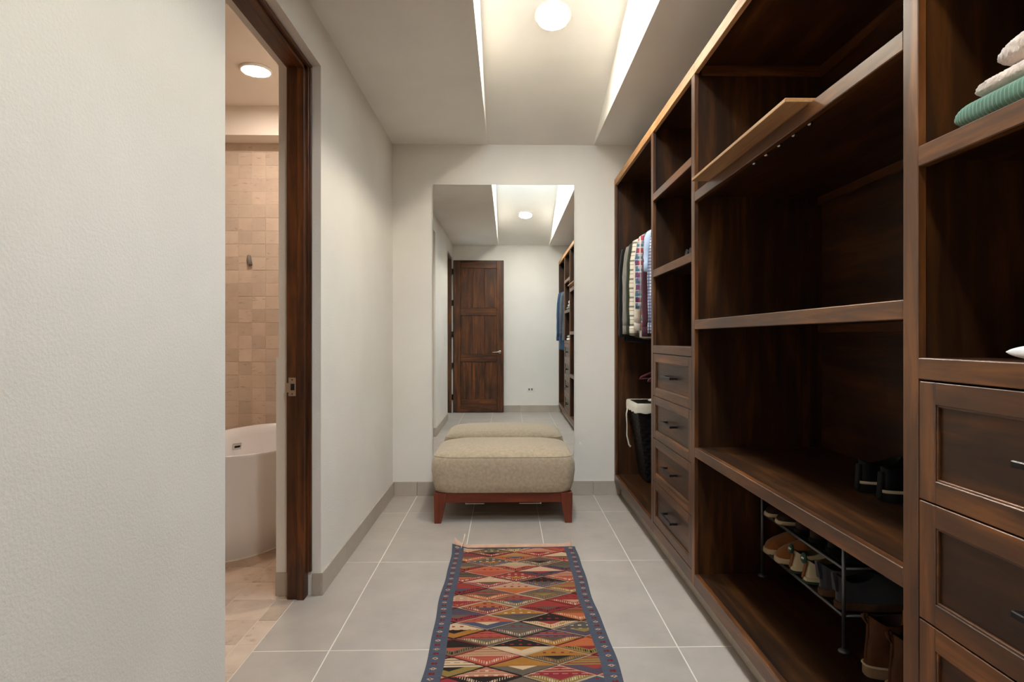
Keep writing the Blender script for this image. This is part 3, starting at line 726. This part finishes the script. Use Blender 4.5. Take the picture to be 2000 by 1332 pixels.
garment('shirt', 'checked cream shirt', 'cream shirt with a black window-check pattern on the rod', 'shirt', 4.01, 'cream_plaid', .67, seed=4, collar='cream_plaid', half=.232, sl_len=.63)
garment('shirt', 'plain cream shirt', 'plain cream shirt hanging behind the red and blue plaid shirt', 'shirt', 3.92, 'cream', .68, seed=5, collar='cream', half=.222, sl_len=.60)
garment('shirt', 'red and blue plaid shirt', 'red, blue and teal plaid shirt on the rod', 'shirt', 3.83, 'red_plaid', .62, seed=6, collar='red_plaid', half=.232, sl_len=.46)
garment('shirt', 'burgundy shirt', 'dark burgundy shirt hanging next to the navy gingham shirt', 'shirt', 3.735, 'burgundy', .68, seed=7, collar='burgundy', half=.212, sl_len=.64)
garment('shirt', 'pale blue shirt', 'pale blue short-sleeved shirt near the drawer tower', 'shirt', 3.645, 'light_blue', .60, seed=8, collar='light_blue', half=.220, sl_len=.24)
garment('shirt', 'gingham shirt', 'navy and white gingham shirt nearest the drawer tower', 'shirt', 3.565, 'gingham', .69, seed=9, collar='gingham', half=.215, sl_len=.62)
garment('jacket', 'mustard jacket', 'mustard jacket in the hanging bay, seen only in the mirror', 'jacket', -.02, 'mustard', .66, seed=10, x=1.065, collar='mustard', half=.235, sl_len=.56, group='jackets hanging behind the camera')
garment('jacket', 'navy blue jacket', 'navy blue jacket with its cuffs down, seen only in the mirror', 'jacket', .12, 'navy_blue', .88, seed=11, x=1.065, collar='navy_blue', half=.268, sl_len=.70, thick=.05, group='jackets hanging behind the camera')
garment('jacket', 'slate grey jacket', 'slate grey jacket nearest the drawers, seen only in the mirror', 'jacket', .26, 'slate', .74, seed=12, x=1.065, collar='slate', half=.235, sl_len=.62, group='jackets hanging behind the camera')
for y, q in ((3.66, 'nearest the drawer tower'), (3.80, 'in the middle'), (4.03, 'nearest the laundry basket')): hanger('empty wine-red hanger on the lower rod, ' + q, 1.12, y, 1.085, 'empty hangers on the lower rod')

# ------------------------------------------------------------------ laundry basket
def basket():
    t = thing('laundry_basket', 'black woven laundry basket with a cream cloth liner under the shirts', 'basket', (1.14, 4.30, ZF))
    def rect(x0, x1, y0, y1, z, rc, n=120):
        per = []; ex, ey = x1 - x0, y1 - y0
        L = [(x0, y0), (x1, y0), (x1, y1), (x0, y1)]
        tot = 2 * (ex + ey)
        for k in range(n):
            d = tot * k / n
            for q in range(4):
                a, b = L[q], L[(q + 1) % 4]; l = abs(b[0] - a[0]) + abs(b[1] - a[1])
                if d < l: break
                d -= l
            f = d / l; per.append((a[0] + (b[0] - a[0]) * f, a[1] + (b[1] - a[1]) * f, z))
        return per
    def at(f): return (1.013 - .09 * f, 1.270 + .09 * f, 4.238 - .088 * f, 4.462 + .012 * f, ZF + .002 + .572 * f)
    rings = []; nz = 84; n = 120
    for k in range(nz + 1):
        f = k / nz; x0, x1, y0, y1, z = at(f); r = rect(x0, x1, y0, y1, z, 0, n); cx, cy = (x0 + x1) / 2, (y0 + y1) / 2; out = []
        rowi = f * 21; ro = int(rowi)
        for i, p in enumerate(r):
            w = math.sin(math.pi * (rowi - ro)) ** .7 * (1 if math.sin(i * 2 * math.pi * 20 / n + math.pi * ro) > -.2 else -.25)
            v = Vector((p[0] - cx, p[1] - cy, 0)); v.normalize(); d = .0055 * w
            out.append((p[0] + v.x * d, p[1] + v.y * d, p[2]))
        rings.append(out)
    MB().loft(rings, True, False).build('woven_body', 'wicker', t, smooth=True)
    x0, x1, y0, y1, z = at(1.0); lr = []
    for q, dz, wob in ((.012, -.062, 1), (.013, -.03, .6), (.011, .0, 0), (.004, .007, 0), (-.008, .004, 0), (-.012, -.05, 0)):
        lr.append([(p[0], p[1], p[2] + wob * .004 * math.sin(i * .9)) for i, p in enumerate(rect(x0 - q, x1 + q, y0 - q, min(y1 + q, 4.485), z + dz, 0, 120))])
    MB().loft(lr, False, False).build('liner', 'liner', t, smooth=True)
    MB().loft([rect(x0 + .012, x1 - .012, y0 + .012, y1 - .012, z - .006, 0, 120), rect(x0 + .02, x1 - .02, y0 + .02, y1 - .02, z + .004, 0, 120), rect(x0 + .15, x1 - .15, y0 + .1, y1 - .1, z + .006, 0, 120)]).build('lid', 'wicker', t)
    ty = y1 - .05
    MB().tube([(x0 - .008, ty, z - .04), (x0 - .022, ty - .005, z - .10), (x0 - .018, ty - .01, z - .18), (x0 - .020, ty - .012, z - .26), (x0 - .004, ty - .012, z - .33), (x0 + .008, ty - .012, z - .345)], [.006, .0055, .0045, .005, .0055, .008], 8).build('drawstring', 'liner', t, smooth=True)
    c = tag(MB().loft([superloop(1.10, 4.30, .06 * q, .05 * q, z + .008 + dz, 2.5, 24) for q, dz in ((1.0, 0), (1.08, .006), (.8, .016), (.3, .02))]).build('folded_cloth', 'white_cloth', smooth=True), 'small white cloth lying on the laundry basket lid', 'cloth')
basket()

# ------------------------------------------------------------------ shoe rack
rx0, rx1, ry0, ry1 = 1.118, 1.375, 1.935, 2.560
rk = thing('shoe_rack', 'grey metal two-tier shoe rack under the lowest shelf', 'shoe rack', ((rx0 + rx1) / 2, (ry0 + ry1) / 2, ZF))
for x in (rx0, rx1):
    for y in (ry0, ry1):
        p = MB().tube([(x, y, ZF + .008), (x, y, .60)], .0065, 10).build('post', 'rack_metal', rk, smooth=True)
        MB().lathe([(.0001, 0), (.017, 0), (.018, .005), (.012, .010), (.006, .014), (.0001, .014)], (x, y, ZF), 16).build('foot', 'rack_metal', p, origin=rk.location, smooth=True)
for zt_ in (.280, .437, .590):
    for x in (rx0, rx1): MB().tube([(x, ry0, zt_), (x, ry1, zt_)], .0058, 8).build('rail', 'rack_metal', rk, smooth=True)
    for y in (ry0, ry1): MB().tube([(rx0, y, zt_), (rx1, y, zt_)], .0045, 8).build('end_rail', 'rack_metal', rk, smooth=True)
    if zt_ < .55:
        m = MB()
        for k in range(1, 9): m.box(rx0 + (rx1 - rx0) * k / 9 - .009, rx0 + (rx1 - rx0) * k / 9 + .009, ry0, ry1, zt_ + .001, zt_ + .003)
        m.box(rx0, rx1, ry0 + .001, ry1 - .001, zt_ - .0005, zt_ + .001)
        m.build('tier', 'hook_rail_black', rk)

# ------------------------------------------------------------------ shoes
def outline(L, w, n=40, toe=.5, heel=.36):
    """closed outline, heel at x=0, toe at x=L"""
    out = []
    for k in range(n):
        a = 2 * math.pi * k / n; c, s = math.cos(a), math.sin(a)
        t = (1 - c) / 2                                  # 0 heel .. 1 toe
        hw = w / 2 * (heel * 2 * (1 - t) + 1.0 * t - .10 * math.sin(math.pi * min(1, t / .75)) * (1 - t))
        out.append((t * L, hw * math.copysign(abs(s) ** .62, s)))
    return out
def shoe(name, label, loc, rz, L=.28, w=.098, sole_h=.024, upper='brown_leather', sole='rubber_beige', lining='dark_hole', collar=.075, vamp=.055, open0=.02, open1=.52, boot=0.0, laces=None, foxing=None, cat='shoe', group=None, extra=None):
    t = thing(name, label, cat, loc, rz, group)
    n = 40; ol_ = outline(L, w, n)
    def scale(q, z, dx=0): return [((x - L / 2) * q + L / 2 + dx, y * q, z) for x, y in ol_]
    def sp(z): return lambda x: z
    so = MB().loft([scale(.985, 0), scale(1.0, .003), scale(1.0, sole_h - .003), scale(.99, sole_h)])
    so.build('sole', sole, t, origin=(0, 0, 0), smooth=True)
    if foxing:
        MB().loft([scale(1.003, sole_h - .010), scale(1.010, sole_h - .009), scale(1.010, sole_h - .002), scale(1.003, sole_h - .001)], False, False).build('stripe', foxing, t, origin=(0, 0, 0), smooth=True)
    # opening loop
    oc, oh = L * (open0 + open1) / 2, L * (open1 - open0) / 2
    def opening(q, z0, lift):
        out = []
        for k in range(n):
            a = 2 * math.pi * k / n; c, s = math.cos(a), math.sin(a)
            x = oc - oh * c * q; y = w * .33 * s * q
            f = (x - L * open0) / (L * (open1 - open0))
            out.append((x, y, z0 + lift * f * f + .012 * max(0, .25 - f) * 4 - .010 * math.sin(math.pi * min(1, max(0, f)))))
        return out
    def mixr(a, b, f, bulge, zf=None):
        out = []
        for p, q in zip(a, b):
            x = p[0] + (q[0] - p[0]) * f; y = p[1] + (q[1] - p[1]) * f
            z = p[2] + (q[2] - p[2]) * (zf if zf is not None else f)
            out.append((x, y, z))
        return out
    r0 = scale(.955, sole_h - .001); op = opening(1, collar, vamp * .35)
    if boot:
        an = opening(1.02, sole_h + .075, .02)
        topo = opening(1.03, boot, .012)
        seq = [r0, mixr(r0, an, .02, 0, .28), mixr(r0, an, .12, 0, .58), mixr(r0, an, .42, 0, .86), an, mixr(an, topo, .5, 0), topo]
        rim = topo
    else:
        seq = [r0, mixr(r0, op, .02, 0, .17), mixr(r0, op, .08, 0, .34), mixr(r0, op, .25, 0, .54), mixr(r0, op, .60, 0, .80), op]
        rim = op
    MB().loft(seq, False, False).build('upper', upper, t, origin=(0, 0, 0), smooth=True)
    inn = [[(oc + (p[0] - oc) * q, p[1] * q, p[2] + dz) for p in rim] for q, dz in ((1.0, 0), (.95, .002), (.90, -.003), (.86, -.04))]
    MB().loft(inn, False, True).build('lining', lining, t, origin=(0, 0, 0), smooth=True)  # dark linings put the shade inside the opening into the colour
    if laces:
        m = MB()
        for k in range(4):
            x = L * (open1 + .02 + k * .055); z = collar + vamp * .35 - .004 - k * .011 if not boot else sole_h + .085 - k * .011
            m.tube([(x, -w * .2, z - .010), (x + .004, 0, z + .002), (x, w * .2, z - .010)], .0028, 6)
        m.build('laces', laces, t, origin=(0, 0, 0), smooth=True)
    if extra: extra(t, L, w, collar, sole_h)
    return t
HEEL = 0.0; TOE = R(180)   # heel towards the room / toe towards the room
def heel_tab(mat, h, script=None):
    def f(t, L, w, collar, sole_h):
        p = MB().box(-.006, .004, -.012, .012, .006, h, bev=.003).build('heel_strip', mat, t, origin=(0, 0, 0)); p.rotation_euler = (0, R(4), 0)
    return f
black_hs = heel_tab('rubber_black', .086)
for y, lab in ((1.838, 'black low shoe with a white stripe, farther of the pair on the shelf'), (1.727, 'black low shoe with a white stripe, nearer of the pair on the shelf')):
    shoe('black_shoe', lab, (1.105, y, ZS3[1]), R(-2), .272, .102, .036, 'shoe_black', 'rubber_black', 'dark_hole', .088, .06, .02, .50, foxing='cream_leather', group='black shoes on the shelf', extra=black_hs)
def boot_tab(t, L, w, collar, sole_h):
    MB().tube([(.012, 0, .158), (.002, 0, .172), (-.003, 0, .188), (.006, 0, .194), (.014, 0, .182)], [.004, .005, .006, .005, .004], 6).build('pull_loop', 'brown_leather', t, origin=(0, 0, 0), smooth=True)
    ol_ = outline(L, w, 40)
    MB().tube([Vector(((x - L / 2) * 1.0 + L / 2, y * 1.0, sole_h + .001)) for x, y in ol_] + [Vector((ol_[0][0], ol_[0][1], sole_h + .001))], .0035, 6, cap=False).build('welt', 'rubber_beige', t, origin=(0, 0, 0), smooth=True)
    MB().tube([(.006, 0, sole_h), (.006, 0, sole_h + .03), (.010, 0, sole_h + .07), (.0125, 0, .14), (.013, 0, .176)], .0045, 8).build('back_seam', 'brown_leather', t, origin=(0, 0, 0))
    MB().box(L * .445, L * .475, -.024, .024, .13, .196, bev=.004, rot=Matrix.Rotation(R(8), 3, 'Y')).build('tongue', 'orange_leather', t, origin=(0, 0, 0))
    MB().box(L * .30, L * .40, -.041, -.037, sole_h + .05, .150, bev=.001).build('elastic_gore', 'hook_rail_black', t, origin=(0, 0, 0))
for y, lab in ((1.805, 'brown leather ankle boot nearer the shoe rack on the wardrobe floor'), (1.690, 'brown leather ankle boot farther from the shoe rack, half behind the post')):
    shoe('ankle_boot', lab, (1.105, y, ZF), R(-3), .285, .106, .034, 'brown_leather', 'rubber_tan', 'dark_leather', .1, .06, .055, .50, boot=.172, cat='boot', group='brown boots on the wardrobe floor', extra=boot_tab)
zl, zu = .2832, .4402
for y, q in ((2.508, 'farthest'), (2.405, 'second farthest')):
    shoe('slip_on_shoe', 'brown slip-on shoe with beige sole, %s on the upper rack tier' % q, (1.370, y, zu), TOE, .262, .094, .016, 'dark_leather', 'rubber_beige', 'dark_hole', .058, .045, .02, .58, group='shoes on the rack')
for y, q in ((2.285, 'beside the slip-on shoes'), (2.178, 'beyond the middle of the tier')):
    shoe('leather_shoe', 'dark brown leather shoe with its heel outward, %s' % q, (1.128, y, zu), HEEL, .25, .092, .018, 'dark_leather', 'rubber_black', 'dark_hole', .075, .05, .02, .52, group='shoes on the rack')
for y, q in ((2.070, 'farther'), (1.975, 'nearer')):
    shoe('black_shoe', 'black shoe at the near end of the upper rack tier, %s of two' % q, (1.135, y, zu), HEEL, .24, .090, .018, 'shoe_black', 'rubber_black', 'dark_hole', .07, .05, .02, .52, group='shoes on the rack')
for y, q in ((2.508, 'farthest'), (2.405, 'second farthest')):
    shoe('suede_shoe', 'tan suede lace-up shoe with pale sole, %s on the lower rack tier' % q, (1.366, y, zl), TOE, .262, .096, .022, 'tan_suede', 'rubber_beige', 'dark_hole', .078, .055, .02, .46, laces='tan_suede', group='shoes on the rack')
def sneaker_extra(t, L, w, collar, sole_h):
    tb = MB().lathe([(.0001, -.004), (.017, -.004), (.020, 0), (.017, .004), (.0001, .004)], (0, 0, 0), 24).build('heel_tab', 'shoe_green', t, origin=(0, 0, 0), smooth=True)
    tb.location = (-.001, 0, .092); tb.rotation_euler = (0, R(-82), 0)
    pts = [Vector((.0062, -.010 + k * .00095, .0035 * math.sin(k * 1.15) * (1 if k > 3 else 1.6))) for k in range(22)]
    pts = [Vector((-p.z, -p.y, .0046)) for p in pts]
    MB().tube(pts, .0010, 5).build('white_script', 'white_plastic', tb, origin=(0, 0, 0), smooth=True)
    ol_ = outline(L, w, 40)
    MB().tube([Vector(((x - L / 2) * 1.002 + L / 2, y * 1.002, .006)) for x, y in ol_] + [Vector((ol_[0][0], ol_[0][1], .006))], .0045, 6, cap=False).build('green_foxing', 'shoe_green', t, origin=(0, 0, 0), smooth=True)
    MB().box(-.002, .005, -.007, .007, .012, .082, bev=.002, rot=Matrix.Rotation(R(22), 3, 'X')).build('brown_strap', 'tan_suede', t, origin=(0, 0, 0))
    MB().loft([[(x, y, z) for x, y, z in (( .10, -.026, .084), (.10, .026, .084), (.16, .026, .078), (.16, -.026, .078))], [(.105, -.024, .096), (.105, .024, .096), (.16, .024, .086), (.16, -.024, .086)]]).build('tongue', 'olive_tongue', t, origin=(0, 0, 0))
for y, q in ((2.297, 'farther'), (2.197, 'nearer')):
    shoe('sneaker', 'cream sneaker with a round green heel tab, %s of the pair' % q, (1.118, y, zl), HEEL, .262, .090, .022, 'cream_leather', 'cream_leather', 'olive_tongue', .078, .05, .02, .50, laces='cream_leather', group='shoes on the rack', extra=sneaker_extra)
for y, q in ((2.092, 'farther'), (1.988, 'nearer')):
    shoe('grey_shoe', 'dark grey high shoe with muddy sole, %s of the pair on the lower tier' % q, (1.118, y, zl), HEEL, .262, .094, .026, 'grey_nubuck', 'rubber_mud', 'dark_hole', .102, .045, .02, .50, group='shoes on the rack', laces='shoe_black',
         extra=lambda t, L, w, c, s: MB().loft([[(-.002, -.012, .06), (-.002, .012, .06), (.006, .012, .06), (.006, -.012, .06)], [(-.012, -.007, .122), (-.012, .007, .122), (-.004, .007, .122), (-.004, -.007, .122)]]).build('heel_pull', 'grey_nubuck', t, origin=(0, 0, 0)))

# ------------------------------------------------------------------ folded knitwear on the nearest tower
def folded(name, label, x0, x1, y0, y1, z0, th, mat, rib=0.0, ribp=.008, fuzz=0.0, cat='sweater', group=None, tip=1.0, res=.0025, seed=1, sag=0.0):
    rg = np.random.default_rng(seed)
    ny = int((y1 - y0) / res); npz = 30; ncross = 2 * npz
    rings = []
    for k in range(ny + 1):
        f = k / ny; y = y0 + (y1 - y0) * f
        e0 = min((y1 - y) / (th * 1.1 * tip), 1.0); e1 = min((y - y0) / (th * 1.1), 1.0); e = max(.02, min(e0, e1)); sc = math.sqrt(max(0.0, 1 - (1 - e) ** 2)); sc = max(sc, .05)
        ring = []
        hx_ = (x1 - x0) / 2 - th * .4 * (1 - sc); cx = (x0 + x1) / 2; hz = th / 2 * sc
        for i in range(ncross):
            a = 2 * math.pi * i / ncross; c, s = math.cos(a), math.sin(a)
            ex = 2 / 7.0 if True else 1
            px = hx_ * math.copysign(abs(c) ** ex, c); pz = hz * math.copysign(abs(s) ** .62, s)
            # rounded front fold
            d = 0.0
            if rib: d += rib * math.sin(2 * math.pi * y / ribp)
            if fuzz: d += fuzz * (rg.random() - .5)
            zc = z0 + th / 2 + sag * math.sin(y * 21 + px * 13)
            lx, lz = px + d * c, pz + d * s
            zz = zc + lz
            ring.append((cx + lx, y, max(z0, zz)))
        rings.append(ring)
    o = MB().loft(rings).build(name, mat, smooth=True)
    return tag(o, label, cat, group)
ZN1 = 1.587; ZN0 = 1.161
folded('folded_sweater', 'sage green rib-knit sweater folded on the upper near shelf', .842, 1.16, .62, 1.112, ZN1 + .001, .050, 'green_knit', rib=.0011, ribp=.0085, group='knitwear on the near tower', tip=.9, res=.0012)
folded('folded_sweater', 'fluffy pale beige sweater lying on the green sweater', .862, 1.15, .60, 1.082, ZN1 + .0515, .034, 'beige_fleece', fuzz=.0035, group='knitwear on the near tower', tip=1.0, seed=4)
folded('folded_fleece', 'fluffy pale beige folded layer on top of the knitwear stack', .870, 1.15, .60, 1.050, ZN1 + .0865, .056, 'beige_fleece', fuzz=.004, group='knitwear on the near tower', tip=1.2, seed=5)
folded('folded_towel', 'white folded cloth with a pointed end on the lower near shelf', .842, 1.05, .64, .990, ZN0 + .001, .030, 'white_cloth', tip=2.2, cat='cloth', seed=6)
folded('folded_shirt', 'grey-green folded garment on top of the white cloth', .850, 1.05, .64, .955, ZN0 + .034, .040, 'green_cloth', tip=.7, cat='shirt', seed=7)

# sunglasses on the far tower shelf
sg = thing('sunglasses', 'dark sunglasses on the middle cubby shelf beside the drawer tower post', 'sunglasses', (.87, 2.77, 1.588))
for k in (-1, 1):
    c = Vector((.858, 2.765 + k * .030, 1.6055))
    ring = [c + Vector((-.0, math.cos(a) * .024, math.sin(a) * .017)) for a in [2 * math.pi * i / 20 for i in range(21)]]
    MB().tube(ring, .0025, 6, cap=False).build('rim', 'shoe_black', sg, smooth=True)
    MB().loft([[c + Vector((dx, math.cos(2 * math.pi * i / 20) * .023, math.sin(2 * math.pi * i / 20) * .016)) for i in range(20)] for dx in (-.0008, .0008)]).build('lens', 'hook_rail_black', sg)
    MB().tube([(.858, 2.765 + k * .055, 1.610), (.93, 2.765 + k * .056, 1.609), (.985, 2.765 + k * .05, 1.590)], .0022, 6).build('temple', 'grey_hook', sg, smooth=True)
MB().tube([(.858, 2.758, 1.610), (.856, 2.765, 1.612), (.858, 2.772, 1.610)], .0022, 6).build('bridge', 'shoe_black', sg, smooth=True)
